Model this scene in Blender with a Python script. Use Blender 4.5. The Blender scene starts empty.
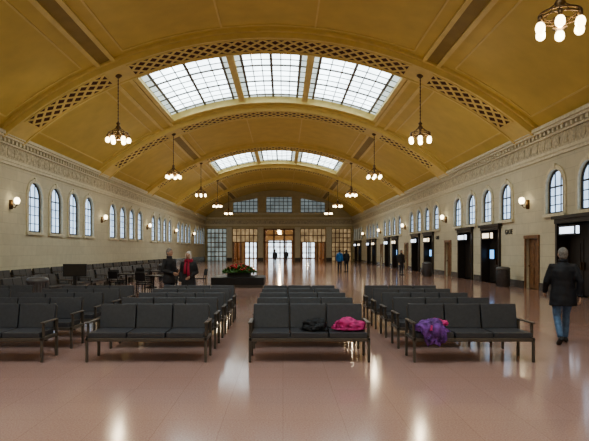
import bpy, math, random
from mathutils import Vector, Matrix, noise
random.seed(7)
S=bpy.context.scene
COL=S.collection

# ------------------------------------------------------------ materials
def new_mat(name):
    m=bpy.data.materials.new(name); m.use_nodes=True
    nt=m.node_tree; b=nt.nodes.get('Principled BSDF')
    return m,nt,b
def pmat(name,col,rough=0.5,metal=0.0,noise_amt=0.12,nscale=8.0,bump=0.0,spec=0.5):
    m,nt,b=new_mat(name)
    b.inputs['Roughness'].default_value=rough; b.inputs['Metallic'].default_value=metal
    b.inputs['Specular IOR Level'].default_value=spec
    tc=nt.nodes.new('ShaderNodeTexCoord'); n=nt.nodes.new('ShaderNodeTexNoise')
    n.inputs['Scale'].default_value=nscale; n.inputs['Detail'].default_value=4
    nt.links.new(tc.outputs['Object'],n.inputs['Vector'])
    r=nt.nodes.new('ShaderNodeValToRGB')
    r.color_ramp.elements[0].position=0.3; r.color_ramp.elements[1].position=0.7
    r.color_ramp.elements[0].color=[c*(1-noise_amt) for c in col]+[1]
    r.color_ramp.elements[1].color=[min(1,c*(1+noise_amt)) for c in col]+[1]
    nt.links.new(n.outputs['Fac'],r.inputs['Fac']); nt.links.new(r.outputs['Color'],b.inputs['Base Color'])
    if bump>0:
        bp=nt.nodes.new('ShaderNodeBump'); bp.inputs['Strength'].default_value=bump; bp.inputs['Distance'].default_value=0.02
        nt.links.new(n.outputs['Fac'],bp.inputs['Height']); nt.links.new(bp.outputs['Normal'],b.inputs['Normal'])
    return m
def emat(name,col,strength,nscale=2.0,var=0.1):
    m,nt,b=new_mat(name)
    b.inputs['Base Color'].default_value=(*[c*0.3 for c in col],1)
    b.inputs['Roughness'].default_value=0.3
    tc=nt.nodes.new('ShaderNodeTexCoord'); n=nt.nodes.new('ShaderNodeTexNoise'); n.inputs['Scale'].default_value=nscale
    nt.links.new(tc.outputs['Object'],n.inputs['Vector'])
    r=nt.nodes.new('ShaderNodeValToRGB')
    r.color_ramp.elements[0].position=0.35; r.color_ramp.elements[1].position=0.65
    r.color_ramp.elements[0].color=[c*(1-var) for c in col]+[1]
    r.color_ramp.elements[1].color=[c for c in col]+[1]
    nt.links.new(n.outputs['Fac'],r.inputs['Fac']); nt.links.new(r.outputs['Color'],b.inputs['Emission Color'])
    b.inputs['Emission Strength'].default_value=strength
    return m

def stone_mat(name,axis,col,bw=1.25,bh=0.48):
    m,nt,b=new_mat(name); b.inputs['Roughness'].default_value=0.65
    tc=nt.nodes.new('ShaderNodeTexCoord'); sp=nt.nodes.new('ShaderNodeSeparateXYZ'); cb=nt.nodes.new('ShaderNodeCombineXYZ')
    nt.links.new(tc.outputs['Object'],sp.inputs[0])
    nt.links.new(sp.outputs[axis],cb.inputs[0]); nt.links.new(sp.outputs['Z'],cb.inputs[1])
    br=nt.nodes.new('ShaderNodeTexBrick'); br.inputs['Scale'].default_value=1.0
    br.inputs['Brick Width'].default_value=bw; br.inputs['Row Height'].default_value=bh
    br.inputs['Mortar Size'].default_value=0.009; br.inputs['Bias'].default_value=0.0
    br.inputs['Color1'].default_value=(*[c*0.95 for c in col],1); br.inputs['Color2'].default_value=(*[min(1,c*1.04) for c in col],1)
    br.inputs['Mortar'].default_value=(*[c*0.80 for c in col],1)
    nt.links.new(cb.outputs[0],br.inputs['Vector'])
    n=nt.nodes.new('ShaderNodeTexNoise'); n.inputs['Scale'].default_value=3; n.inputs['Detail'].default_value=6
    nt.links.new(tc.outputs['Object'],n.inputs['Vector'])
    mx=nt.nodes.new('ShaderNodeMixRGB'); mx.blend_type='MULTIPLY'; mx.inputs[0].default_value=0.2
    nt.links.new(br.outputs['Color'],mx.inputs[1]); nt.links.new(n.outputs['Fac'],mx.inputs[2])
    nt.links.new(mx.outputs[0],b.inputs['Base Color'])
    bp=nt.nodes.new('ShaderNodeBump'); bp.inputs['Strength'].default_value=0.2; bp.inputs['Distance'].default_value=0.01; bp.invert=True
    nt.links.new(br.outputs['Fac'],bp.inputs['Height']); nt.links.new(bp.outputs['Normal'],b.inputs['Normal'])
    return m

STONE=(0.65,0.61,0.46)
M_wallY=stone_mat('limestone_ashlar_side','Y',STONE)
M_wallX=stone_mat('limestone_ashlar_end','X',(0.62,0.55,0.34))
M_stone=pmat('limestone_trim',(0.67,0.63,0.48),0.6,bump=0.15)
M_frieze=pmat('carved_limestone',(0.52,0.47,0.34),0.7,noise_amt=0.35,nscale=9,bump=0.8)
M_ceil=pmat('mustard_plaster',(0.70,0.53,0.165),0.6,noise_amt=0.06,nscale=1.2)
M_rib=pmat('gold_rib_plaster',(0.78,0.62,0.25),0.55,noise_amt=0.06,nscale=2)
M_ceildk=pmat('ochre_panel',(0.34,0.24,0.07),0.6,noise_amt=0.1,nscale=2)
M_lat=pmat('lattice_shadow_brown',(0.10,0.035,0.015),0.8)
M_sky=emat('laylight_glass',(0.82,0.95,1.0),4.8,nscale=0.7,var=0.25)
M_skyb=emat('laylight_border_glass',(0.66,0.78,0.76),1.2,nscale=1.5,var=0.25)
M_mun=pmat('laylight_muntin',(0.18,0.18,0.17),0.5)
M_win=emat('daylit_window_glass',(0.56,0.75,1.0),1.7,nscale=1.2,var=0.3)
M_wfr=pmat('bronze_window_frame',(0.05,0.045,0.04),0.5,metal=0.3)
M_dark=pmat('dark_stained_wood',(0.035,0.028,0.023),0.4)
M_wood=pmat('oak_door_wood',(0.22,0.115,0.055),0.4,noise_amt=0.3,nscale=6)
M_base=pmat('dark_marble_base',(0.10,0.09,0.08),0.25)
M_brass=pmat('aged_brass',(0.16,0.10,0.05),0.4,metal=0.7)
M_globe=emat('frosted_globe',(1.0,0.84,0.54),6.0,var=0.03)
M_vinyl=pmat('charcoal_vinyl',(0.060,0.060,0.066),0.42,noise_amt=0.1,nscale=20)
M_frame=pmat('bronze_bench_frame',(0.13,0.11,0.09),0.4,metal=0.3)
M_black=pmat('black_leather',(0.018,0.018,0.02),0.4)
M_steel=pmat('brushed_steel',(0.16,0.16,0.165),0.45,metal=0.6)
M_screen=emat('lit_screen',(0.75,0.85,1.0),2.2)
M_screenb=emat('blue_screen',(0.20,0.50,0.95),1.8)
M_amber=emat('amber_sign',(1.0,0.85,0.6),2.0)
M_leaf=pmat('green_foliage',(0.07,0.18,0.025),0.6,noise_amt=0.4,nscale=20)
M_flower=pmat('red_blossom',(0.50,0.03,0.04),0.6)

# floor
M_floor,nt,b=new_mat('pink_terrazzo')
tc=nt.nodes.new('ShaderNodeTexCoord')
n1=nt.nodes.new('ShaderNodeTexNoise'); n1.inputs['Scale'].default_value=60; n1.inputs['Detail'].default_value=4
n2=nt.nodes.new('ShaderNodeTexNoise'); n2.inputs['Scale'].default_value=0.5; n2.inputs['Detail'].default_value=3
nt.links.new(tc.outputs['Object'],n1.inputs['Vector']); nt.links.new(tc.outputs['Object'],n2.inputs['Vector'])
rp=nt.nodes.new('ShaderNodeValToRGB'); rp.color_ramp.elements[0].position=0.3; rp.color_ramp.elements[1].position=0.7
rp.color_ramp.elements[0].color=(0.38,0.225,0.185,1); rp.color_ramp.elements[1].color=(0.50,0.325,0.275,1)
nt.links.new(n1.outputs['Fac'],rp.inputs['Fac'])
br=nt.nodes.new('ShaderNodeTexBrick'); br.offset=0.0; br.inputs['Scale'].default_value=1.0
br.inputs['Brick Width'].default_value=0.6; br.inputs['Row Height'].default_value=0.6; br.inputs['Mortar Size'].default_value=0.0035
br.inputs['Color1'].default_value=(0.95,0.95,0.95,1); br.inputs['Color2'].default_value=(1,1,1,1); br.inputs['Mortar'].default_value=(0.82,0.79,0.77,1)
nt.links.new(tc.outputs['Object'],br.inputs['Vector'])
mx=nt.nodes.new('ShaderNodeMixRGB'); mx.blend_type='MULTIPLY'; mx.inputs[0].default_value=1
nt.links.new(rp.outputs['Color'],mx.inputs[1]); nt.links.new(br.outputs['Color'],mx.inputs[2])
nt.links.new(mx.outputs[0],b.inputs['Base Color'])
mr=nt.nodes.new('ShaderNodeMapRange'); mr.inputs['To Min'].default_value=0.09; mr.inputs['To Max'].default_value=0.16
nt.links.new(n2.outputs['Fac'],mr.inputs['Value']); nt.links.new(mr.outputs[0],b.inputs['Roughness'])
b.inputs['Specular IOR Level'].default_value=0.48

# ------------------------------------------------------------ mesh builder
class MB:
    def __init__(s): s.v=[];s.f=[];s.m=[];s.s=[];s.mats=[]
    def mi(s,mat):
        if mat not in s.mats: s.mats.append(mat)
        return s.mats.index(mat)
    def add(s,vs,fs,mat,smooth=False,M=None):
        o=len(s.v)
        for p in vs:
            p=Vector(p)
            if M is not None: p=M@p
            s.v.append(p)
        k=s.mi(mat)
        for f in fs:
            s.f.append([o+i for i in f]); s.m.append(k); s.s.append(smooth)
    def box(s,x0,x1,y0,y1,z0,z1,mat,M=None):
        vs=[(x0,y0,z0),(x1,y0,z0),(x1,y1,z0),(x0,y1,z0),(x0,y0,z1),(x1,y0,z1),(x1,y1,z1),(x0,y1,z1)]
        fs=[(0,3,2,1),(4,5,6,7),(0,1,5,4),(1,2,6,5),(2,3,7,6),(3,0,4,7)]
        s.add(vs,fs,mat,False,M)
    def loft(s,rings,mat,smooth=True,M=None,cap=True):
        n=len(rings[0]); vs=[p for r in rings for p in r]; fs=[]
        for i in range(len(rings)-1):
            for j in range(n):
                a=i*n+j; b_=i*n+(j+1)%n; fs.append((a,b_,b_+n,a+n))
        if cap:
            fs.append(tuple(reversed(range(n)))); fs.append(tuple(range((len(rings)-1)*n,len(rings)*n)))
        s.add(vs,fs,mat,smooth,M)
    def tube(s,pts,rad,mat,seg=10,M=None,smooth=True,flat=1.0,flatdir=None):
        pts=[Vector(p) for p in pts]
        if not isinstance(rad,(list,tuple)): rad=[rad]*len(pts)
        rings=[]
        d0=(pts[1]-pts[0]).normalized()
        ref=Vector(flatdir) if flatdir is not None else (Vector((0,1,0)) if abs(d0.y)<0.9 else Vector((1,0,0)))
        for i,p in enumerate(pts):
            if i==0: d=pts[1]-pts[0]
            elif i==len(pts)-1: d=pts[-1]-pts[-2]
            else: d=(pts[i+1]-pts[i]).normalized()+(pts[i]-pts[i-1]).normalized()
            d.normalize()
            u=d.cross(ref)
            if u.length<1e-4: u=d.cross(Vector((0.3,0.2,0.9)))
            u.normalize(); w=u.cross(d).normalized(); ref=w
            rings.append([p+u*math.cos(a)*rad[i]+w*math.sin(a)*rad[i]*flat for a in [2*math.pi*k/seg for k in range(seg)]])
        s.loft(rings,mat,smooth,M)
    def ell(s,c,r,mat,seg=16,rings=10,M=None):
        if not isinstance(r,(list,tuple)): r=(r,r,r)
        R=[]
        for i in range(rings+1):
            ph=math.pi*(0.02+0.96*i/rings)-math.pi/2
            R.append([(c[0]+r[0]*math.cos(ph)*math.cos(a),c[1]+r[1]*math.cos(ph)*math.sin(a),c[2]+r[2]*math.sin(ph)) for a in [2*math.pi*k/seg for k in range(seg)]])
        s.loft(R,mat,True,M)
    def lathe(s,prof,mat,seg=20,c=(0,0,0),M=None,smooth=True):
        R=[[(c[0]+max(r,0.001)*math.cos(a),c[1]+max(r,0.001)*math.sin(a),c[2]+z) for a in [2*math.pi*k/seg for k in range(seg)]] for r,z in prof]
        s.loft(R,mat,smooth,M)
    def mesh(s,name):
        me=bpy.data.meshes.new(name); me.from_pydata([tuple(p) for p in s.v],[],s.f)
        for m in s.mats: me.materials.append(m)
        me.polygons.foreach_set('material_index',s.m); me.polygons.foreach_set('use_smooth',s.s); me.update(); return me
    def obj(s,name,loc=(0,0,0),rz=0,parent=None,bevel=0):
        return place(s.mesh(name),name,loc,rz,parent,bevel)
def place(me,name,loc=(0,0,0),rz=0,parent=None,bevel=0):
    o=bpy.data.objects.new(name,me); o.location=loc; o.rotation_euler=(0,0,rz); COL.objects.link(o)
    if parent: o.parent=parent
    if bevel:
        md=o.modifiers.new('bevel','BEVEL'); md.width=bevel; md.segments=2; md.limit_method='ANGLE'
    return o

def holed_wall(name,outer,holes,thick,M,mat):
    cu=bpy.data.curves.new(name+'_c','CURVE'); cu.dimensions='2D'; cu.fill_mode='BOTH'; cu.extrude=thick/2
    for pts in [outer]+holes:
        sp=cu.splines.new('POLY'); sp.points.add(len(pts)-1)
        for i,p in enumerate(pts): sp.points[i].co=(p[0],p[1],0,1)
        sp.use_cyclic_u=True
    ob=bpy.data.objects.new('tmp',cu); COL.objects.link(ob)
    dg=bpy.context.evaluated_depsgraph_get(); dg.update()
    me=bpy.data.meshes.new_from_object(ob.evaluated_get(dg)); me.name=name
    bpy.data.objects.remove(ob)
    me.transform(M); me.materials.clear(); me.materials.append(mat)
    return place(me,name)

# ------------------------------------------------------------ dimensions
CX=-0.6; HW=11.4; XL=CX-HW; XR=CX+HW
APEX=10.95; SPR=6.7
RISE=APEX-SPR; R=(HW*HW+RISE*RISE)/(2*RISE); ZC=APEX-R
TM=math.asin(HW/R)
RIB0=23.6; P=11.9
YS=RIB0-4*P; YE=RIB0+5*P
def rib(k): return RIB0+P*k
def VP(t,y,off=0): return Vector((CX+(R+off)*math.sin(t),y,ZC+(R+off)*math.cos(t)))
def tX(x): return math.asin(x/R)

# floor
mb=MB(); mb.box(XL-0.6,XR+1.4,YS-0.6,YE+26,-0.3,0,M_floor); mb.obj('floor')

# ------------------------------------------------------------ side walls
def arch(cy,w,z0,z1,n=14):
    r=w/2; zs=z1-r
    pts=[(cy-r,z0),(cy+r,z0)]
    for i in range(n+1):
        a=math.pi*i/n; pts.append((cy+r*math.cos(a),zs+r*math.sin(a)))
    return pts
MW=Matrix(((0,0,1,0),(1,0,0,0),(0,1,0,0),(0,0,0,1)))
winL=[];winR=[];ports=[]
for k in range(-4,5):
    for i in range(4):
        winL.append(rib(k)+2.5+2.4*i); winR.append(rib(k)+2.5+2.4*i)
    if k>=-2:
        ports += [rib(k)+4.4, rib(k)+8.3]
LW,LZ0,LZ1=1.45,2.55,4.95
RW,RZ0,RZ1=1.35,3.15,4.9
PWD,PH=2.5,2.9
doorsR=[rib(k)-0.2 for k in range(-1,4)]
outer=[(YS-0.5,-0.3),(YE+0.5,-0.3),(YE+0.5,SPR+0.35),(YS-0.5,SPR+0.35)]
holed_wall('wall_left',outer,[arch(y,LW,LZ0,LZ1) for y in winL],0.5,Matrix.Translation((XL-0.25,0,0))@MW,M_wallY)
holesR=[arch(y,RW,RZ0,RZ1) for y in winR]
holesR+=[[(y-PWD/2,0.0),(y+PWD/2,0.0),(y+PWD/2,PH),(y-PWD/2,PH)] for y in ports]
holesR+=[[(y-0.55,0.0),(y+0.55,0.0),(y+0.55,2.2),(y-0.55,2.2)] for y in doorsR]
holed_wall('wall_right',outer,holesR,0.5,Matrix.Translation((XR+0.25,0,0))@MW,M_wallY)

# windows (local: faces +X, width along Y)
def window_mesh(w,h,name):
    mb=MB(); r=w/2; zs=h-r; n=14
    arcp=[(r*math.cos(math.pi*i/n),zs+r*math.sin(math.pi*i/n)) for i in range(n+1)]
    outl=[(r,0)]+arcp+[(-r,0)]
    mb.add([(-0.12,a,b) for a,b in outl],[tuple(range(len(outl)))],M_win)
    def band(r0,r1,x0,x1,mat,zb0=0,zb1=0):
        A=[(r0,zb0)]+[(r0*math.cos(math.pi*i/n),zs+r0*math.sin(math.pi*i/n)) for i in range(n+1)]+[(-r0,zb0)]
        B=[(r1,zb1)]+[(r1*math.cos(math.pi*i/n),zs+r1*math.sin(math.pi*i/n)) for i in range(n+1)]+[(-r1,zb1)]
        L=len(A); vs=[(x1,a,b) for a,b in A]+[(x1,a,b) for a,b in B]+[(x0,a,b) for a,b in A]+[(x0,a,b) for a,b in B]
        fs=[]
        for i in range(L-1):
            fs+= [(i,i+1,L+i+1,L+i),(2*L+i,i,i+1,2*L+i+1)[0:4],(L+i,L+i+1,3*L+i+1,3*L+i)]
        mb.add(vs,fs,mat)
    band(r-0.07,r,-0.12,-0.07,M_wfr)
    mb.box(-0.12,-0.07,-r,r,0,0.07,M_wfr)
    for yy in (-w/6,w/6): mb.box(-0.12,-0.09,yy-0.018,yy+0.018,0,zs+r*0.9,M_wfr)
    nz=4 if h>2 else 3
    for i in range(1,nz+1):
        z=zs*i/nz; hw=0.03 if i==nz else 0.016
        mb.box(-0.12,-0.09,-r,r,z-hw,z+hw,M_wfr)
    band(r+0.02,r+0.17,-0.02,0.05,M_stone)
    band(r+0.0,r+0.05,-0.02,0.07,M_stone)
    mb.box(-0.02,0.12,-r-0.2,r+0.2,-0.13,0.0,M_stone)
    mb.box(-0.02,0.08,-0.08,0.08,h-0.02,h+0.22,M_stone)
    return mb.mesh(name)
wl=window_mesh(LW,LZ1-LZ0,'window_arched_tall'); wr=window_mesh(RW,RZ1-RZ0,'window_arched_short')
n=1
for y in winL:
    place(wl,'window_%d'%n,(XL,y,LZ0),0); n+=1
for y in winR:
    place(wr,'window_%d'%n,(XR,y,RZ0),math.pi); n+=1

# entablature / cornice, each side
def cornice(name,side):
    mb=MB(); x=XL if side<0 else XR; d=1 if side<0 else -1
    def bx(a,b,z0,z1,mat,y0=YS,y1=YE):
        xa,xb=sorted((x+d*a,x+d*b)); mb.box(xa,xb,y0,y1,z0,z1,mat)
    bx(-0.02,0.10,5.55,5.68,M_stone); bx(-0.02,0.06,5.42,5.55,M_stone)
    bx(-0.02,0.05,5.68,6.25,M_frieze)
    bx(-0.02,0.14,6.25,6.33,M_stone)
    bx(-0.02,0.30,6.48,6.58,M_stone); bx(-0.02,0.38,6.58,6.72,M_stone)
    y=max(YS,-2)
    while y<YE-0.2:
        bx(-0.02,0.22,6.33,6.48,M_stone,y,y+0.16); y+=0.34
    y=0.0
    while y<YE-0.5:
        bx(0.05,0.07,5.80,6.13,M_frieze,y,y+0.3)
        y+=0.6
    mb.obj(name)
cornice('trim_1',-1); cornice('trim_2',1)
mb=MB(); mb.box(XL,XL+0.05,YS,YE,0,0.72,M_base); mb.box(XL,XL+0.08,YS,YE,0.72,0.78,M_stone); mb.obj('baseboard_left')
mb=MB()
opens=sorted([(y-PWD/2,y+PWD/2) for y in ports]+[(y-0.55,y+0.55) for y in doorsR])
yy=YS
for a,b_ in opens+[(YE,YE)]:
    if a-0.18>yy: mb.box(XR-0.05,XR,yy,a-0.18,0,0.32,M_base)
    yy=b_+0.18
mb.obj('baseboard_right')

# gate portals on right wall
def portal_mesh():
    mb=MB(); w=PWD/2-0.005; H=PH-0.005
    mb.box(0.42,0.49,-w,w,0.0,H,M_dark)
    for a in (-w,w-0.14): mb.box(-0.10,0.42,a,a+0.14,0,PH-0.18,M_dark)
    mb.box(-0.14,0.42,-w,w,PH-0.18,H,M_dark)
    mb.box(-0.2,-0.005,-w-0.14,w+0.14,PH+0.0,PH+0.12,M_dark)
    mb.box(0.34,0.42,-w+0.14,-0.03,0.0,2.1,M_dark); mb.box(0.34,0.42,0.03,w-0.14,0,2.1,M_dark)
    for s_ in (-1,1):
        a,b_=sorted((s_*0.2,s_*(w-0.3))); mb.box(0.32,0.35,a,b_,1.0,1.95,M_dark)
        a,b_=sorted((s_*0.2,s_*(w-0.3))); mb.box(0.32,0.35,a,b_,0.2,0.85,M_dark)
        mb.box(0.27,0.33,s_*0.1-0.015,s_*0.1+0.015,0.95,1.25,M_brass)
    mb.box(-0.30,-0.16,-0.62,0.62,2.25,2.62,M_black)
    return mb
pm=portal_mesh(); pm.box(-0.31,-0.30,-0.50,0.50,2.31,2.56,M_screen)
pm.box(-0.29,-0.17,-0.63,-0.62,2.30,2.58,M_screen); pmA=pm.mesh('gate_portal_a')
pm=portal_mesh(); pm.box(-0.31,-0.30,-0.45,0.45,2.32,2.56,M_amber); pm.box(-0.29,-0.17,-0.63,-0.62,2.30,2.58,M_amber)
pm.box(0.25,0.32,0.25,0.85,1.2,1.75,M_black); pm.box(0.24,0.25,0.28,0.82,1.24,1.71,M_screenb); pmB=pm.mesh('gate_portal_b')
for i,y in enumerate(ports):
    place(pmA if i%2 else pmB,'door_%d'%(i+1),(XR,y,0))
dm=MB(); dm.box(0.12,0.2,-0.545,0.545,0,2.195,M_wood)
for a,b_ in ((0.2,0.95),(1.15,2.0)):
    for s_ in (-0.42,0.06): dm.box(0.10,0.13,s_,s_+0.36,a,b_,M_wood)
dm.box(-0.05,-0.005,-0.68,-0.55,0,2.2,M_wood); dm.box(-0.05,-0.005,0.55,0.68,0,2.2,M_wood); dm.box(-0.07,-0.005,-0.7,0.7,2.2,2.34,M_wood)
dm.ell((0.06,0.42,1.0),0.035,M_brass,8,6); dmm=dm.mesh('oak_door')
for i,y in enumerate(doorsR): place(dmm,'door_%d'%(40+i),(XR,y,0))

# GATE lettering on right wall
for i,y in enumerate([rib(0)+2.2,rib(-1)+2.2,rib(1)+2.2]):
    cu=bpy.data.curves.new('gate_letters','FONT'); cu.body='GATE'; cu.size=0.34; cu.extrude=0.012; cu.align_x='CENTER'
    o=bpy.data.objects.new('gate_sign_lettering',cu); o.location=(XR-0.02,y,2.45); o.rotation_euler=(math.pi/2,0,-math.pi/2); COL.objects.link(o)
    cu.materials.append(M_wfr)

# ------------------------------------------------------------ vault
SKY=[-4,-2,0,2]
sky_y={k:(rib(k)+1.15,rib(k)+9.9) for k in SKY}
TS=tX(6.3)
mb=MB()
ybr=[YS-0.5]; 
for k in SKY: ybr+=list(sky_y[k])
ybr.append(YE)
tb=[-TM-0.03+ (TM+0.03-TS)*i/16 for i in range(17)]+[-TS+2*TS*i/32 for i in range(1,33)]+[TS+(TM+0.03-TS)*i/16 for i in range(1,17)]
for a in range(len(ybr)-1):
    y0,y1=ybr[a],ybr[a+1]; issky=(a%2==1)
    for i in range(len(tb)-1):
        if issky and tb[i]>=-TS-1e-6 and tb[i+1]<=TS+1e-6: continue
        mb.add([VP(tb[i],y0),VP(tb[i+1],y0),VP(tb[i+1],y1),VP(tb[i],y1)],[(0,1,2,3)],M_ceil,True)
mb.obj('ceiling')

def arcbox(mb,t0,t1,y0,y1,o0,o1,mat,n=None):
    n=n or max(1,int(abs(t1-t0)*R/0.5))
    rings=[]
    for i in range(n+1):
        t=t0+(t1-t0)*i/n
        rings.append([VP(t,y0,o0),VP(t,y1,o0),VP(t,y1,o1),VP(t,y0,o1)])
    mb.loft(rings,mat,False)
# skylights
for k in SKY:
    y0,y1=sky_y[k]; mb=MB()
    N=24
    for i in range(N):
        t0=-TS+2*TS*i/N; t1=-TS+2*TS*(i+1)/N
        mb.add([VP(t0,y0,0.3),VP(t1,y0,0.3),VP(t1,y1,0.3),VP(t0,y1,0.3)],[(0,1,2,3)],M_sky)
    arcbox(mb,-TS,TS,y0-0.12,y0+0.05,-0.1,0.32,M_rib); arcbox(mb,-TS,TS,y1-0.05,y1+0.12,-0.1,0.32,M_rib)
    for s_ in (-1,1):
        arcbox(mb,s_*TS-0.006,s_*TS+0.006,y0-0.12,y1+0.12,-0.1,0.32,M_rib,1)
    mains=[-TS*0.30,TS*0.30]
    for t in mains: arcbox(mb,t-0.010,t+0.010,y0,y1,0.05,0.3,M_rib,1)
    edges=[-TS]+mains+[TS]
    for e in range(3):
        a,b_=edges[e],edges[e+1]
        for q,(m0,m1) in enumerate(((a,a+0.028),(b_-0.028,b_))):
            arcbox(mb,m0,m1,y0,y1,0.285,0.295,M_skyb,1)
        for i in range(0,7):
            t=a+0.028+(b_-a-0.056)*i/6; wd=0.0013 if i%3 else 0.0038
            arcbox(mb,t-wd,t+wd,y0,y1,0.26,0.3,M_mun,1)
    arcbox(mb,-TS,TS,y0,y0+0.5,0.285,0.295,M_skyb,24); arcbox(mb,-TS,TS,y1-0.5,y1,0.285,0.295,M_skyb,24)
    ny=9
    for j in range(ny+1):
        y=y0+0.5+(y1-y0-1.0)*j/ny; wd=0.022 if j%3 else 0.08
        arcbox(mb,-TS,TS,y-wd,y+wd,0.26,0.3,M_mun,24)
    mb.obj('skylight')
# ribs
def bar(mb,s0,y0,s1,y1,hw,o0,o1,mat):
    dx,dy=s1-s0,y1-y0; L=math.hypot(dx,dy); px,py=-dy/L*hw,dx/L*hw
    c=[(s0+px,y0+py),(s1+px,y1+py),(s1-px,y1-py),(s0-px,y0-py)]
    vs=[VP(a/R,b,o0) for a,b in c]+[VP(a/R,b,o1) for a,b in c]
    mb.add(vs,[(0,1,2,3),(4,5,6,7),(0,1,5,4),(1,2,6,5),(2,3,7,6),(3,0,4,7)],mat)
def rib_mesh():
    mb=MB(); DR=-0.30
    arcbox(mb,-TM,TM,-0.95,0.95,0.02,DR,M_rib,48)
    arcbox(mb,-TM,TM,-1.12,1.12,0.02,-0.12,M_rib,48)
    for s_ in (-1,1):
        arcbox(mb,-TM,TM,s_*0.88-0.07,s_*0.88+0.07,DR,DR-0.04,M_rib,48)
    for xa,xb in ((-10.5,-7.15),(-6.1,6.1),(7.15,10.5)):
        ta,tb_=tX(xa),tX(xb); sa,sb=ta*R,tb_*R
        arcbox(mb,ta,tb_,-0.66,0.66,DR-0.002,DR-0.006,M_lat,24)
        cs=0.55; nn=max(1,round((sb-sa)/cs)); cs=(sb-sa)/nn
        for i in range(nn):
            for y0,y1 in ((-0.66,0.0),(0.0,0.66)):
                a=sa+i*cs
                bar(mb,a,y0,a+cs,y1,0.06,DR-0.006,DR-0.03,M_rib)
                bar(mb,a,y1,a+cs,y0,0.06,DR-0.006,DR-0.03,M_rib)
        arcbox(mb,ta,tb_,-0.71,-0.65,DR,DR-0.035,M_rib,24); arcbox(mb,ta,tb_,0.65,0.71,DR,DR-0.035,M_rib,24)
        arcbox(mb,ta-0.004,ta,-0.71,0.71,DR,DR-0.035,M_rib,1); arcbox(mb,tb_,tb_+0.004,-0.71,0.71,DR,DR-0.035,M_rib,1)
    return mb.mesh('vault_rib')
rm=rib_mesh()
for k in range(-3,5): place(rm,'ceiling_rib',(0,rib(k),0))
# longitudinal mouldings and panel frames
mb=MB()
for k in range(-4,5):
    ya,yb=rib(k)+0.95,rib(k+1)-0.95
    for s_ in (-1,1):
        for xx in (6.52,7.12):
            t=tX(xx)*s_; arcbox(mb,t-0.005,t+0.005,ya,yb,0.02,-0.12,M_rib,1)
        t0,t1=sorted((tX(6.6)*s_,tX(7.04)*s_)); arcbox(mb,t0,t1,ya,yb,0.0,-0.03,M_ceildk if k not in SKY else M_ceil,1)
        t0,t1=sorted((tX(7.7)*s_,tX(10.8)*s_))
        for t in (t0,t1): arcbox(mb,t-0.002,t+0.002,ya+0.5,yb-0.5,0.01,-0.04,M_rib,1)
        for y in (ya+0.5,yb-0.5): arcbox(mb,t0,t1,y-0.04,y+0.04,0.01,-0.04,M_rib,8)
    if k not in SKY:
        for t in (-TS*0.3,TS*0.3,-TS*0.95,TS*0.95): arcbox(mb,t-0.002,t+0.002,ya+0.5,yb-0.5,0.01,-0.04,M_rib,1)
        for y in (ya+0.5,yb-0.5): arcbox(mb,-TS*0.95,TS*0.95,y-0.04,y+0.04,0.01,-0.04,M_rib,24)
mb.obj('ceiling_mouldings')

# ------------------------------------------------------------ end walls
def lun(n=40):
    pts=[(XL-0.5,-0.3),(XR+0.5,-0.3),(XR+0.5,SPR)]
    for i in range(n+1):
        t=TM-2*TM*i/n; p=VP(t,0,0.15); pts.append((p.x,p.z))
    pts.append((XL-0.5,SPR)); return pts
def rc(x0,x1,z0,z1): return [(CX+x0,z0),(CX+x1,z0),(CX+x1,z1),(CX+x0,z1)]
OH=5.0
eo=[(-2.4,2.4),(-7.2,-3.3),(3.3,7.2),(-11.1,-8.1),(8.1,11.1)]
lw=[(-7.1,-3.3),(-2.0,2.0),(3.3,7.1)]
holes=[rc(a,b_,0,OH) for a,b_ in eo]
holes+=[rc(-2,2,7.45,9.85)]
holes+=[[(CX-7.1,7.45),(CX-3.3,7.45),(CX-3.3,9.7),(CX-7.1,9.0)],[(CX+3.3,7.45),(CX+7.1,7.45),(CX+7.1,9.0),(CX+3.3,9.7)]]
ME=Matrix(((1,0,0,0),(0,0,-1,0),(0,1,0,0),(0,0,0,1)))
holed_wall('wall_end',lun(),holes,0.6,Matrix.Translation((0,YE+0.3,0))@ME,M_wallX)
M_winend=emat('dusky_window_glass',(0.42,0.50,0.52),0.34,nscale=1,var=0.35)
nw=100
for a,b_ in lw:
    mb=MB(); y=YE+0.35
    mb.box(CX+a,CX+b_,y,y+0.05,7.45,9.85,M_winend)
    for i in range(7):
        x=CX+a+(b_-a)*i/6; mb.box(x-0.04,x+0.04,y-0.08,y,7.45,9.85,M_wfr)
    for i in range(5):
        z=7.5+(2.2)*i/4; mb.box(CX+a,CX+b_,y-0.08,y,z-0.04,z+0.04,M_wfr)
    mb.obj('window_%d'%nw); nw+=1
mb=MB()
mb.box(XL,XR,YE-0.1,YE,5.42,5.68,M_stone); mb.box(XL,XR,YE-0.05,YE,5.68,6.25,M_frieze); mb.box(XL,XR,YE-0.38,YE,6.5,6.72,M_stone)
mb.box(CX-7.6,CX+7.6,YE-0.25,YE,7.15,7.4,M_stone); mb.obj('trim_3')
for i,x in enumerate((-7.65,-2.85,2.85,7.65)):
    mb=MB(); mb.box(x-0.42,x+0.42,-0.28,0,0,0.5,M_base); mb.box(x-0.36,x+0.36,-0.22,0,0.5,4.9,M_stone); mb.box(x-0.45,x+0.45,-0.3,0,4.9,5.2,M_stone)
    mb.obj('pilaster',(CX,YE-0.02,0))
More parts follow.
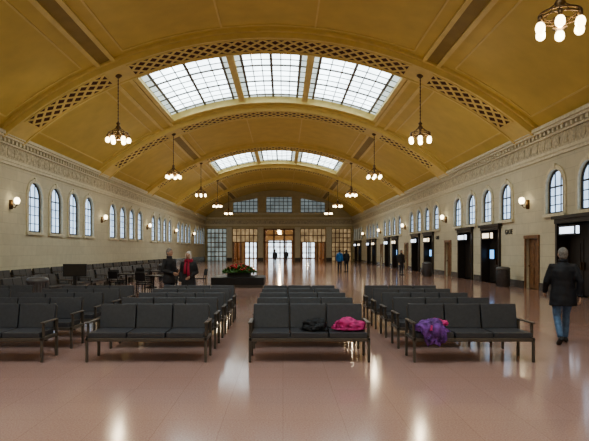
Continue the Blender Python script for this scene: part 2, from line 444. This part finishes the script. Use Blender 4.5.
def screen(name,a,b_,glass,nx,nz,door=False):
    mb=MB(); y=YE+0.3
    z0=2.9 if door else 0.0
    mb.box(CX+a,CX+b_,y,y+0.04,z0,OH,glass)
    for i in range(nx+1):
        x=CX+a+(b_-a)*i/nx; mb.box(x-0.06,x+0.06,y-0.08,y,z0,OH,M_wood)
    for i in range(nz+1):
        z=z0+(OH-z0)*i/nz; mb.box(CX+a,CX+b_,y-0.08,y,z-0.06,z+0.06,M_wood)
    if door:
        for x in (a+0.1,(a*2+b_)/3,(a+2*b_)/3,b_-0.1): mb.box(CX+x-0.12,CX+x+0.12,y-0.08,y+0.04,0,z0,M_wood)
    mb.obj(name)
M_gl2=emat('hazy_lit_glass',(0.55,0.66,0.64),0.36,nscale=1,var=0.5)
M_gl3=emat('warm_lit_glass',(0.80,0.58,0.32),0.36,nscale=1,var=0.6)
screen('window_110',-11.1,-8.1,M_gl2,5,7); screen('window_111',8.1,11.1,M_gl3,5,7)
screen('window_112',-7.2,-3.3,M_gl3,6,2,True); screen('window_113',3.3,7.2,M_gl3,6,2,True)
mb=MB(); y=YE+0.3
for x in (-2.25,-0.8,0.8,2.25): mb.box(CX+x-0.13,CX+x+0.13,y-0.1,y+0.05,0,OH,M_wood)
for z in (2.9,4.0,4.9): mb.box(CX-2.4,CX+2.4,y-0.1,y+0.05,z-0.1,z+0.1,M_wood)
mb.obj('trim_4')
# lobby beyond
M_warmwall=pmat('warm_plaster',(0.42,0.31,0.18),0.6)
y1=YE+25
mb=MB(); mb.box(XL-0.5,XL,YE+0.6,y1,0,5.6,M_warmwall); mb.obj('wall_lobby_left')
mb=MB(); mb.box(XR,XR+0.5,YE+0.6,y1,0,5.6,M_warmwall); mb.obj('wall_lobby_right')
mb=MB(); mb.box(XL-0.5,XR+0.5,YE+0.6,y1,5.6,5.9,M_warmwall); mb.obj('ceiling_lobby')
mb=MB(); mb.box(XL-0.5,XR+0.5,y1,y1+0.4,0,5.9,M_warmwall); mb.obj('wall_lobby_far')
M_day=emat('daylit_door_glass',(0.72,0.88,1.0),2.4,var=0.4)
for i,(a,b_) in enumerate(((-2.4,2.4),(-7,-3.6),(3.6,7))):
    mb=MB(); mb.box(CX+a,CX+b_,y1-0.1,y1-0.05,0.1,3.6,M_day)
    nn=4
    for j in range(nn+1):
        x=CX+a+(b_-a)*j/nn; mb.box(x-0.12,x+0.12,y1-0.2,y1-0.1,0,3.7,M_wood)
    for z in (0.1,1.1,2.3,3.6): mb.box(CX+a,CX+b_,y1-0.2,y1-0.1,z-0.08,z+0.08,M_wood)
    mb.obj('lobby_entrance_doors')
for x in (-7.65,-2.85,2.85,7.65):
    for yy in (YE+8,YE+16):
        mb=MB(); mb.lathe([(0.5,0),(0.5,0.3),(0.38,0.4),(0.36,4.8),(0.5,5.1),(0.55,5.6)],M_wood,16); mb.obj('lobby_column',(CX+x,yy,0))
for x in (-5.2,0,5.2):
    for yy in (YE+4,YE+12,YE+20):
        mb=MB(); mb.tube([(0,0,0.95),(0,0,0.2)],0.02,M_brass,6); mb.lathe([(0.05,0.28),(0.3,0.15),(0.34,0.0),(0.2,-0.14),(0.02,-0.18)],M_globe,16)
        o=mb.obj('pendant_lamp',(CX+x,yy,4.65))
        l=bpy.data.lights.new('lamp_light','POINT'); l.energy=140; l.color=(1,0.76,0.48); l.shadow_soft_size=0.12
        lo=bpy.data.objects.new('lamp_light',l); lo.location=(0,0,-0.35); lo.parent=o; COL.objects.link(lo)
# back wall
mb=MB(); mb.box(XL-0.5,XR+0.5,YS-0.5,YS,0,APEX+0.2,M_wallX); mb.obj('wall_rear')

# ------------------------------------------------------------ chandeliers
CH_Z=6.45
CH_TOP=ZC+math.sqrt((R-0.3)**2-6.6**2)-CH_Z+0.02
def chandelier_mesh():
    mb=MB()
    mb.lathe([(0.16,CH_TOP),(0.16,CH_TOP-0.04),(0.05,CH_TOP-0.14)],M_brass,14)
    mb.tube([(0,0,CH_TOP),(0,0,0.75)],0.018,M_brass,8)
    for i in range(13):
        mb.ell((0,0,CH_TOP-0.25-i*0.15),(0.032,0.032,0.05),M_brass,6,4)
    mb.lathe([(0.02,0.85),(0.09,0.78),(0.05,0.7),(0.12,0.6),(0.05,0.5),(0.05,0.35),(0.14,0.28),(0.08,0.18),(0.03,0.14)],M_brass,14)
    n=36
    for rr,zz,tr in ((0.42,0.36,0.022),(0.42,0.28,0.022)):
        rings=[]
        for i in range(n+1):
            a=2*math.pi*i/n; c=Vector((rr*math.cos(a),rr*math.sin(a),zz)); u=Vector((math.cos(a),math.sin(a),0))
            rings.append([c+u*tr*math.cos(b_)+Vector((0,0,tr*math.sin(b_))) for b_ in [2*math.pi*q/6 for q in range(6)]])
        mb.loft(rings,M_brass,cap=False)
    for i in range(6):
        a=2*math.pi*i/6+0.26; c,s_=math.cos(a),math.sin(a)
        mb.tube([(0.04*c,0.04*s_,0.62),(0.2*c,0.2*s_,0.5),(0.42*c,0.42*s_,0.32)],0.013,M_brass,6)
        mb.tube([(0.1*c,0.1*s_,0.28),(0.26*c,0.26*s_,0.2),(0.42*c,0.42*s_,0.32)],0.013,M_brass,6)
        mb.lathe([(0.02,0.32),(0.05,0.26),(0.055,0.16)],M_brass,10,(0.44*c,0.44*s_,0))
        mb.lathe([(0.05,0.16),(0.08,0.13),(0.10,0.07),(0.102,0.02),(0.088,-0.03),(0.05,-0.065),(0.01,-0.075)],M_globe,14,(0.44*c,0.44*s_,0))
    mb.lathe([(0.06,0.16),(0.13,0.10),(0.15,0.06)],M_brass,14)
    return mb.mesh('chandelier')
cm=chandelier_mesh()
for k in range(-4,5):
    for s_ in (-1,1):
        x=CX+6.6*s_; 
        o=place(cm,'chandelier',(x,rib(k) if k>-4 else YS+1.2,CH_Z),0.2*k)
        l=bpy.data.lights.new('centre_bulb','POINT'); l.energy=80; l.color=(1,0.84,0.60); l.shadow_soft_size=0.15
        lo=bpy.data.objects.new('centre_bulb',l); lo.location=(0,0,-0.04); lo.parent=o; COL.objects.link(lo)

# sconces
sm=MB(); sm.lathe([(0.09,-0.2),(0.11,0),(0.09,0.2)],M_brass,12,(0.02,0,-0.1)); sm.tube([(0.05,0,-0.15),(0.2,0,-0.25),(0.3,0,-0.12)],0.02,M_brass,8)
sm.lathe([(0.05,-0.14),(0.07,-0.08)],M_brass,12,(0.3,0,0)); sm.lathe([(0.05,-0.1),(0.11,-0.02),(0.13,0.08),(0.10,0.18),(0.03,0.22)],M_globe,14,(0.3,0,0))
smm=sm.mesh('wall_sconce')
for k in range(-1,5):
    place(smm,'wall_sconce',(XL,rib(k)+0.15,3.8),0); place(smm,'wall_sconce',(XR,rib(k)+0.15,3.8),math.pi)

# ------------------------------------------------------------ benches
def bench_mesh():
    mb=MB(); W=0.88
    T=Matrix.Translation((0,0.50,0.43))@Matrix.Rotation(math.radians(-11),4,'X')
    for i in range(3):
        x0=-W+i*(2*W/3)+0.01; x1=x0+2*W/3-0.02
        mb.box(x0,x1,0.0,0.52,0.37,0.45,M_vinyl)
        mb.box(x0,x1,0.0,0.07,0.02,0.41,M_vinyl,T)
    mb.box(-W,W,0.07,0.09,0.02,0.39,M_frame,T)
    mb.box(-W,W,-0.004,0.52,0.315,0.37,M_frame)
    for s_ in (-1,1):
        a,b_=sorted((s_*W,s_*(W+0.04)))
        mb.box(a,b_,0.0,0.045,0,0.37,M_frame); mb.box(a,b_,0.53,0.58,0,0.60,M_frame)
        mb.box(a,b_,0.06,0.10,0.37,0.58,M_frame)
        mb.box(a,b_,0.0,0.58,0.32,0.37,M_frame)
        mb.box(a-0.01,b_+0.01,0.02,0.56,0.58,0.605,M_frame)
    mb.box(-W,W,0.24,0.28,0.28,0.325,M_frame)
    return mb.mesh('waiting_bench')
bm=bench_mesh()
bx=[-4.55,-2.07,0.40,2.89]
for r in range(5):
    for x in bx:
        place(bm,'waiting_bench',(x,8.15+1.14*r,0),0,bevel=0.012)
for x in (-7.03,):
    for r in range(2,5): place(bm,'waiting_bench',(x,8.15+1.14*r,0),0,bevel=0.012)
# benches along left side
for i in range(20):
    place(bm,'waiting_bench',(XL+0.75,16.5+i*2.0,0),math.pi/2,bevel=0.012)
for i in range(10):
    place(bm,'waiting_bench',(XL+2.9,17+i*2.0,0),-math.pi/2,bevel=0.012)
    place(bm,'waiting_bench',(XL+4.2,17+i*2.0,0),math.pi/2,bevel=0.012)

# ------------------------------------------------------------ coats on benches
def heap(name,loc,size,mat,seed,drape=0,rz=0):
    import bmesh
    b_=bmesh.new(); bmesh.ops.create_icosphere(b_,subdivisions=5,radius=1)
    off=Vector((seed*3.1,seed*1.7,0))
    for v in b_.verts:
        p=v.co.copy(); 
        a=noise.noise(p*1.5+off); f=1-abs(noise.noise(Vector((p.x*3,p.y*5,p.z*3))+off))*2
        g=1-abs(noise.noise(p*7+off))*2
        k=0.85+0.35*a+0.14*f+0.06*g
        q=Vector((p.x*size[0],p.y*size[1],p.z*size[2]))*k
        if q.z<0:
            q.z*=0.15
        if drape and q.y<-size[1]*0.45 :
            ex=(-q.y-size[1]*0.45); q.y=-size[1]*0.45-min(ex,0.05)-0.02*f; q.z-=max(0,ex-0.02)*drape
        v.co=q
    zmin=min(v.co.z for v in b_.verts if not(drape and v.co.y<-size[1]*0.4))
    for v in b_.verts: v.co.z-=zmin
    me=bpy.data.meshes.new(name); b_.to_mesh(me); b_.free(); me.materials.append(mat)
    for p in me.polygons: p.use_smooth=True
    return place(me,name,loc,rz)
M_pink=pmat('pink_fabric',(0.50,0.045,0.18),0.7,noise_amt=0.45,nscale=12)
M_purple=pmat('purple_fabric',(0.15,0.05,0.24),0.7,noise_amt=0.7,nscale=9)
M_blackc=pmat('black_fabric',(0.012,0.012,0.014),0.7)
heap('pink_coat',(1.04,8.40,0.452),(0.29,0.19,0.17),M_pink,1.3)
heap('black_handbag',(0.50,8.40,0.452),(0.21,0.15,0.15),M_blackc,2.4)
c=heap('purple_coat',(2.26,8.22,0.455),(0.24,0.22,0.17),M_purple,4.2,drape=2.2)
d=heap('lining',(0.12,0.04,0.09),(0.15,0.10,0.09),M_pink,5.5); d.parent=c
d=heap('sleeve',(-0.06,-0.08,0.03),(0.08,0.08,0.08),M_pink,8.5); d.parent=c

# ------------------------------------------------------------ people
M_skin=pmat('skin',(0.50,0.30,0.21),0.5,noise_amt=0.05)
M_eye=pmat('eye',(0.03,0.03,0.03),0.2)
M_lip=pmat('lip',(0.40,0.16,0.13),0.5)
M_jacket=pmat('black_jacket',(0.014,0.014,0.018),0.65,noise_amt=0.3,nscale=10,bump=0.3)
M_dkcoat=pmat('charcoal_coat',(0.03,0.028,0.03),0.7,noise_amt=0.3,nscale=10)
M_jeans=pmat('blue_denim',(0.10,0.17,0.28),0.7,noise_amt=0.25,nscale=14)
M_trous=pmat('dark_trousers',(0.03,0.03,0.04),0.7)
M_blue=pmat('blue_jacket',(0.02,0.13,0.36),0.6)
M_redc=pmat('red_scarf_cloth',(0.36,0.02,0.05),0.6)
M_shoe=pmat('black_shoe',(0.015,0.013,0.012),0.4)
M_hairg=pmat('grey_hair',(0.22,0.20,0.18),0.7,noise_amt=0.4,nscale=60,bump=0.5)
M_hairw=pmat('white_hair',(0.62,0.58,0.52),0.7,noise_amt=0.2,nscale=60,bump=0.5)
M_hairb=pmat('brown_hair',(0.06,0.035,0.02),0.7,noise_amt=0.4,nscale=60)

def head_into(mb,c,hair,turn=0,longhair=False):
    M=Matrix.Translation(c)@Matrix.Rotation(turn,4,'Z')
    seg,rg=28,22; rings=[]
    for i in range(rg+1):
        ph=math.pi*(0.015+0.97*i/rg)-math.pi/2; row=[]
        for j in range(seg):
            a=2*math.pi*j/seg
            x=math.cos(ph)*math.cos(a); y=math.cos(ph)*math.sin(a); z=math.sin(ph)
            X,Y,Z=x*0.076,y*0.095,z*0.118
            if Z<-0.02:
                t=(-0.02-Z)/0.1; X*=1-0.28*t
                if Y>0: Y*=1-0.35*t
            if y<0:
                Y*=0.95
                nx=math.exp(-(X/0.014)**2)
                Y-=0.024*nx*math.exp(-((Z+0.022)/0.018)**2)+0.010*nx*math.exp(-((Z-0.0)/0.03)**2)
                Y-=0.005*math.exp(-((Z-0.028)/0.012)**2)
                Y+=0.010*math.exp(-((abs(X)-0.031)/0.014)**2-((Z-0.006)/0.013)**2)
                Y-=0.008*math.exp(-((Z+0.095)/0.018)**2)*math.exp(-(X/0.03)**2)
            row.append((X,Y,Z))
        rings.append(row)
    mb.loft(rings,M_skin,True,M)
    for s_ in (-1,1):
        mb.ell((s_*0.031,-0.078,0.006),(0.011,0.008,0.008),M_eye,8,6,M)
        mb.ell((s_*0.078,0.008,-0.008),(0.011,0.020,0.032),M_skin,8,6,M)
    mb.ell((0,-0.088,-0.052),(0.024,0.008,0.007),M_lip,10,6,M)
    mb.ell((0,0.016,0.026),(0.083,0.097,0.104),hair,20,14,M)
    mb.ell((0,0.045,-0.03),(0.072,0.062,0.07),hair,16,10,M)
    if longhair:
        mb.ell((0,0.035,-0.05),(0.092,0.075,0.095),hair,16,12,M)
        for s_ in (-1,1): mb.ell((s_*0.07,0.0,-0.03),(0.03,0.05,0.09),hair,12,10,M)

def hand_into(mb,wrist,d,palm_n,side):
    d=Vector(d).normalized(); pn=Vector(palm_n); pn=(pn-d*pn.dot(d)).normalized(); u=d.cross(pn).normalized()*side
    W=Vector(wrist)
    def q(a,b_,c_): return W+u*a+d*b_+pn*c_
    mb.tube([q(0,-0.03,0),q(0,0.01,0),q(0,0.05,0),q(0,0.09,0),q(0,0.1,0)],[0.026,0.030,0.042,0.042,0.036],M_skin,12,flat=0.42,flatdir=pn)
    for off,L in ((-0.030,0.062),(-0.010,0.076),(0.011,0.072),(0.031,0.056)):
        mb.tube([q(off,0.085,0),q(off,0.085+L*0.5,0.006),q(off,0.085+L*0.78,0.022),q(off,0.085+L*0.9,0.04)],[0.0095,0.009,0.008,0.006],M_skin,8)
    mb.tube([q(-0.03,0.03,0.004),q(-0.055,0.055,0.014),q(-0.058,0.085,0.024),q(-0.052,0.102,0.03)],[0.013,0.011,0.010,0.007],M_skin,8)

def person(name,loc,yaw,top,bottom,hair,height=1.75,hem=0.82,flare=1.0,joints=None,turn=0,scarf=None,longhair=False,vox=0.014,bulk=1.0,shoe=None):
    J=dict(shL=(-0.185,0,1.405),elL=(-0.245,0.03,1.13),wrL=(-0.25,-0.05,0.88),
           shR=(0.185,0,1.405),elR=(0.245,0.03,1.13),wrR=(0.25,-0.05,0.88),
           hiL=(-0.09,0,0.90),knL=(-0.10,-0.015,0.49),anL=(-0.105,0.02,0.09),
           hiR=(0.09,0,0.90),knR=(0.10,-0.015,0.49),anR=(0.105,0.02,0.09),ftL=0,ftR=0)
    if joints: J.update(joints)
    V={k:(Vector(v) if not isinstance(v,(int,float)) else v) for k,v in J.items()}
    b=MB(); bk=bulk
    prof=[(hem,0.185*flare,0.135*flare),(0.92,0.185*(1+(flare-1)*0.4),0.135),(1.02,0.178,0.125),(1.12,0.175,0.12),(1.24,0.190,0.127),(1.34,0.198,0.125),(1.41,0.175,0.105),(1.455,0.11,0.08),(1.49,0.068,0.066),(1.52,0.06,0.06)]
    prof=[p for i,p in enumerate(prof) if i==0 or p[0]>hem+0.02]
    seg=24
    b.loft([[(rx*bk*math.cos(a),ry*bk*math.sin(a)+0.0,z) for a in [2*math.pi*q/seg for q in range(seg)]] for z,rx,ry in prof],top)
    b.ell((0,0.005,0.93),(0.165,0.125,0.13),bottom,18,12)
    segs=[((0,0,1.45),(0,0,hem),0.16*bk,top)]
    for s_ in 'LR':
        sh,el,wr=V['sh'+s_],V['el'+s_],V['wr'+s_]; hi,kn,an=V['hi'+s_],V['kn'+s_],V['an'+s_]
        mid=(sh+el)/2; m2=(el+wr)/2
        inn=Vector((sh.x*0.6,0,sh.z+0.0))
        b.tube([inn,sh,mid,el,m2,wr],[0.055*bk,0.066*bk,0.060*bk,0.052*bk,0.047*bk,0.038*bk],top,14)
        b.tube([hi+Vector((0,0,0.02)),(hi+kn)/2+Vector((0,-0.008,0)),kn,(kn*0.62+an*0.38)+Vector((0,0.012,0)),an],[0.098,0.085,0.064,0.062,0.05],bottom,16)
        segs+=[(sh,el,0.06*bk,top),(el,wr,0.045*bk,top),(hi,kn,0.085,bottom),(kn,an,0.055,bottom)]
    b.tube([(0,0.01,1.44),(0,-0.005,1.6)],[0.058,0.052],M_skin,14)
    segs.append(((0,0,1.535),(0,-0.005,1.64),0.055,M_skin))
    me=b.mesh('tmpbody'); o=bpy.data.objects.new('tmpbody',me); COL.objects.link(o)
    md=o.modifiers.new('r','REMESH'); md.mode='VOXEL'; md.voxel_size=vox
    sm_=o.modifiers.new('s','SMOOTH'); sm_.factor=0.5; sm_.iterations=3
    dg=bpy.context.evaluated_depsgraph_get(); dg.update()
    bme=bpy.data.meshes.new_from_object(o.evaluated_get(dg)); bpy.data.objects.remove(o)
    fin=MB()
    vs=[v.co.copy() for v in bme.vertices]
    for v in vs:
        if v.z<1.45 and v.z>0.1:
            nn=noise.noise(Vector((v.x*6,v.y*6,v.z*13))); f=0.007*nn
            rr=Vector((v.x,v.y,0))
            if rr.length>0.02: v+=rr.normalized()*f
    def dseg(p,a,b_):
        a=Vector(a);b_=Vector(b_);ab=b_-a; t=max(0,min(1,(p-a).dot(ab)/ab.length_squared)); return (p-a-ab*t).length
    groups={}
    for p in bme.polygons:
        c=p.center; best=min(segs,key=lambda s:dseg(c,s[0],s[1])-s[2])
        m=best[3]
        if c.z<hem-0.005 and m is top and abs(c.x)<0.17: m=bottom
        if c.z>1.515: m=M_skin
        groups.setdefault(m.name,(m,[]))[1].append(tuple(p.vertices))
    fin.v+=vs
    for nm,(m,fl) in groups.items():
        k=fin.mi(m)
        for f in fl: fin.f.append(list(f)); fin.m.append(k); fin.s.append(True)
    head_into(fin,Vector((0,-0.015,1.635)),hair,turn,longhair)
    for s_,sd in (('L',-1),('R',1)):
        wr=V['wr'+s_]; el=V['el'+s_]; d_=(wr-el).normalized()
        pn=Vector((-sd,0.1,0)) if abs(d_.x)<0.8 else Vector((0,0.3,1))
        hand_into(fin,wr+d_*0.01,d_,pn,1 if sd<0 else -1)
        fin.tube([wr-d_*0.03,wr+d_*0.012],[0.043*bk,0.040*bk],top,12)
        an=V['an'+s_]; pitch=V['ft'+s_]
        T=Matrix.Translation(an)@Matrix.Rotation(pitch,4,'X')
        R_=[]
        for yy,rx,h_ in ((0.075,0.02,0.05),(0.06,0.036,0.085),(0.0,0.042,0.10),(-0.06,0.046,0.075),(-0.12,0.05,0.055),(-0.165,0.042,0.045),(-0.19,0.02,0.03)):
            R_.append([(rx*math.cos(a),yy,-0.09+h_/2+h_/2*math.sin(a)) for a in [2*math.pi*q/12 for q in range(12)]])
        fin.loft(R_,shoe or M_shoe,True,T)
    fin.lathe([(0.062,1.49),(0.082,1.50),(0.078,1.545),(0.062,1.545)],top,16)
    if scarf:
        for zz,rr in ((1.50,0.10),(1.465,0.115)):
            rings=[]
            for i in range(25):
                a=2*math.pi*i/24; cc=Vector((rr*math.cos(a),rr*0.85*math.sin(a),zz+0.01*math.sin(a*3))); u=Vector((math.cos(a),math.sin(a),0))
                rings.append([cc+u*0.028*math.cos(t)+Vector((0,0,0.028*math.sin(t))) for t in [2*math.pi*q/8 for q in range(8)]])
            fin.loft(rings,scarf,cap=False)
        fin.tube([(0.04,-0.10,1.46),(0.055,-0.15,1.35),(0.06,-0.155,1.15),(0.065,-0.15,1.0)],[0.03,0.042,0.045,0.05],scarf,10,flat=0.35,flatdir=(0,1,0))
        fin.tube([(-0.04,-0.10,1.46),(-0.045,-0.15,1.35),(-0.05,-0.155,1.2),(-0.05,-0.15,1.1)],[0.03,0.04,0.045,0.045],scarf,10,flat=0.35,flatdir=(0,1,0))
    ob=fin.obj(name,loc,yaw)
    k=height/1.753; ob.scale=(k,k,k)
    return ob

person('walking_man',(5.07,9.78,0),math.radians(180-12),M_jacket,M_jeans,M_hairg,1.74,hem=0.70,flare=1.12,bulk=1.14,
  joints=dict(hiL=(-0.09,0,0.9),knL=(-0.10,-0.17,0.52),anL=(-0.10,-0.22,0.10),ftL=0.0,
              knR=(0.10,-0.02,0.49),anR=(0.10,0.22,0.15),ftR=math.radians(28),
              elL=(-0.27,0.08,1.14),wrL=(-0.27,0.05,0.88),elR=(0.27,-0.03,1.13),wrR=(0.25,-0.22,0.95)))
person('elderly_man',(-3.22,15.3,0),math.radians(60),M_dkcoat,M_trous,M_hairg,1.74,hem=0.78,flare=1.05,bulk=1.1,
  joints=dict(elR=(0.25,0.02,1.13),wrR=(0.12,-0.22,1.12),elL=(-0.25,0.02,1.13),wrL=(-0.10,-0.22,1.06)))
person('elderly_woman',(-2.62,15.0,0),math.radians(-15),M_dkcoat,M_trous,M_hairw,1.66,hem=0.58,flare=1.2,bulk=1.08,scarf=M_redc,longhair=True,
  joints=dict(wrR=(0.14,-0.20,1.02),elR=(0.25,0.03,1.14)))
person('traveller_in_blue',(4.35,41.5,0),math.radians(160),M_blue,M_trous,M_hairb,1.74,vox=0.025)
person('traveller',(4.95,42.2,0),math.radians(200),M_dkcoat,M_trous,M_hairb,1.72,vox=0.025)
person('traveller_standing',(8.0,36.5,0),math.radians(30),M_dkcoat,M_trous,M_hairg,1.70,vox=0.025)
person('traveller_distant',(-0.9,60,0),math.radians(180),M_jacket,M_trous,M_hairb,1.75,vox=0.03)
person('traveller_distant',(0.4,66,0),math.radians(0),M_dkcoat,M_trous,M_hairb,1.75,vox=0.03)

# ------------------------------------------------------------ planter seat
mb=MB()
for x0,x1,y0,y1 in ((-1.2,1.2,-1.2,-0.55),(-1.2,1.2,0.55,1.2),(-1.2,-0.55,-0.55,0.55),(0.55,1.2,-0.55,0.55)):
    mb.box(x0+0.01,x1-0.01,y0+0.01,y1-0.01,0.12,0.45,M_black); mb.box(x0+0.06,x1-0.06,y0+0.06,y1-0.06,0,0.12,M_frame)
mb.box(-0.53,0.53,-0.53,0.53,0,0.62,M_dark)
for i in range(1300):
    a=random.random()*6.283; rr=0.80*math.sqrt(random.random()); z=0.62+0.38*(1-(rr/0.85)**2)*random.random()**0.5+0.02
    x,y=rr*math.cos(a),rr*math.sin(a); sz=0.05+0.05*random.random()
    T=Matrix.Translation((x,y,z))@Matrix.Rotation(random.random()*6.28,4,'Z')@Matrix.Rotation(random.uniform(-1,1),4,'X')
    mb.add([(-sz*0.5,0,0),(0,-sz,0.01),(sz*0.5,0,0),(0,sz*1.3,-0.01)],[(0,1,2,3)],M_leaf,False,T)
for i in range(60):
    a=random.random()*6.283; rr=0.72*math.sqrt(random.random()); z=0.70+0.34*(1-(rr/0.8)**2)
    mb.ell((rr*math.cos(a),rr*math.sin(a),z),(0.05,0.05,0.035),M_flower,6,4)
mb.obj('flower_planter_seat',(-2.05,25.5,0))

# ------------------------------------------------------------ cafe tables and chairs
tm=MB(); tm.lathe([(0.0,0.75),(0.38,0.75),(0.40,0.735),(0.38,0.715),(0.04,0.71),(0.035,0.1),(0.06,0.06),(0.26,0.03),(0.27,0.0)],M_black,24); tmm=tm.mesh('cafe_table')
ch=MB()
for x in (-0.2,0.2):
    ch.tube([(x,-0.2,0),(x*0.9,-0.19,0.45)],0.014,M_black,6); ch.tube([(x,0.24,0),(x*0.9,0.19,0.45),(x*0.95,0.26,0.86)],0.014,M_black,6)
ch.box(-0.21,0.21,-0.21,0.21,0.44,0.475,M_black)
T=Matrix.Translation((0,0.205,0.5))@Matrix.Rotation(-0.16,4,'X')
ch.box(-0.2,0.2,0.0,0.025,0.1,0.38,M_black,T); chm=ch.mesh('cafe_chair')
for tx,ty in ((-6.3,21.7),(-4.9,20.4),(-6.0,24.6),(-4.2,23.3)):
    place(tmm,'cafe_table',(tx,ty,0))
    for a in (0.4,2.4,4.4):
        place(chm,'cafe_chair',(tx+0.64*math.cos(a),ty+0.64*math.sin(a),0),a-math.pi/2)

# bins
bn=MB(); bn.lathe([(0.27,0.0),(0.27,0.04),(0.29,0.06),(0.29,0.78),(0.31,0.80),(0.31,0.86),(0.24,0.92),(0.12,0.94),(0.115,0.86),(0.0,0.86)],M_steel,24)
for i in range(24):
    a=2*math.pi*i/24; bn.tube([(0.297*math.cos(a),0.297*math.sin(a),0.08),(0.297*math.cos(a),0.297*math.sin(a),0.76)],0.008,M_steel,5)
bnm=bn.mesh('litter_bin')
for p in ((-7.0,15.4),(9.2,34.5),(10.15,24.9),(-6.6,30)): place(bnm,'litter_bin',(p[0],p[1],0))
# display kiosk
mb=MB(); mb.box(-0.3,0.3,-0.2,0.2,0,0.06,M_black); mb.box(-0.05,0.05,-0.05,0.05,0.06,0.9,M_black); mb.box(-0.36,0.36,-0.05,0.05,0.85,1.25,M_black); mb.box(-0.33,0.33,-0.055,-0.05,0.88,1.22,M_dark)
mb.obj('information_display',(-6.7,17.4,0),0.15)

# ------------------------------------------------------------ world, camera
w=bpy.data.worlds.new('overcast_sky'); S.world=w; w.use_nodes=True
w.node_tree.nodes['Background'].inputs[0].default_value=(0.7,0.8,0.95,1); w.node_tree.nodes['Background'].inputs[1].default_value=0.8
cam=bpy.data.cameras.new('camera'); co=bpy.data.objects.new('camera',cam); COL.objects.link(co)
co.location=(0,0,1.7); co.rotation_euler=(math.pi/2,0,0)
cam.sensor_width=36; cam.lens=36*540/589; cam.shift_x=(294.5-283)/589; cam.shift_y=(250-220.5)/589; cam.clip_end=400
S.camera=co
S.view_settings.view_transform='AgX'
try: S.view_settings.look='AgX - Medium High Contrast'
except Exception as e: print('look',e)
S.view_settings.exposure=0.2
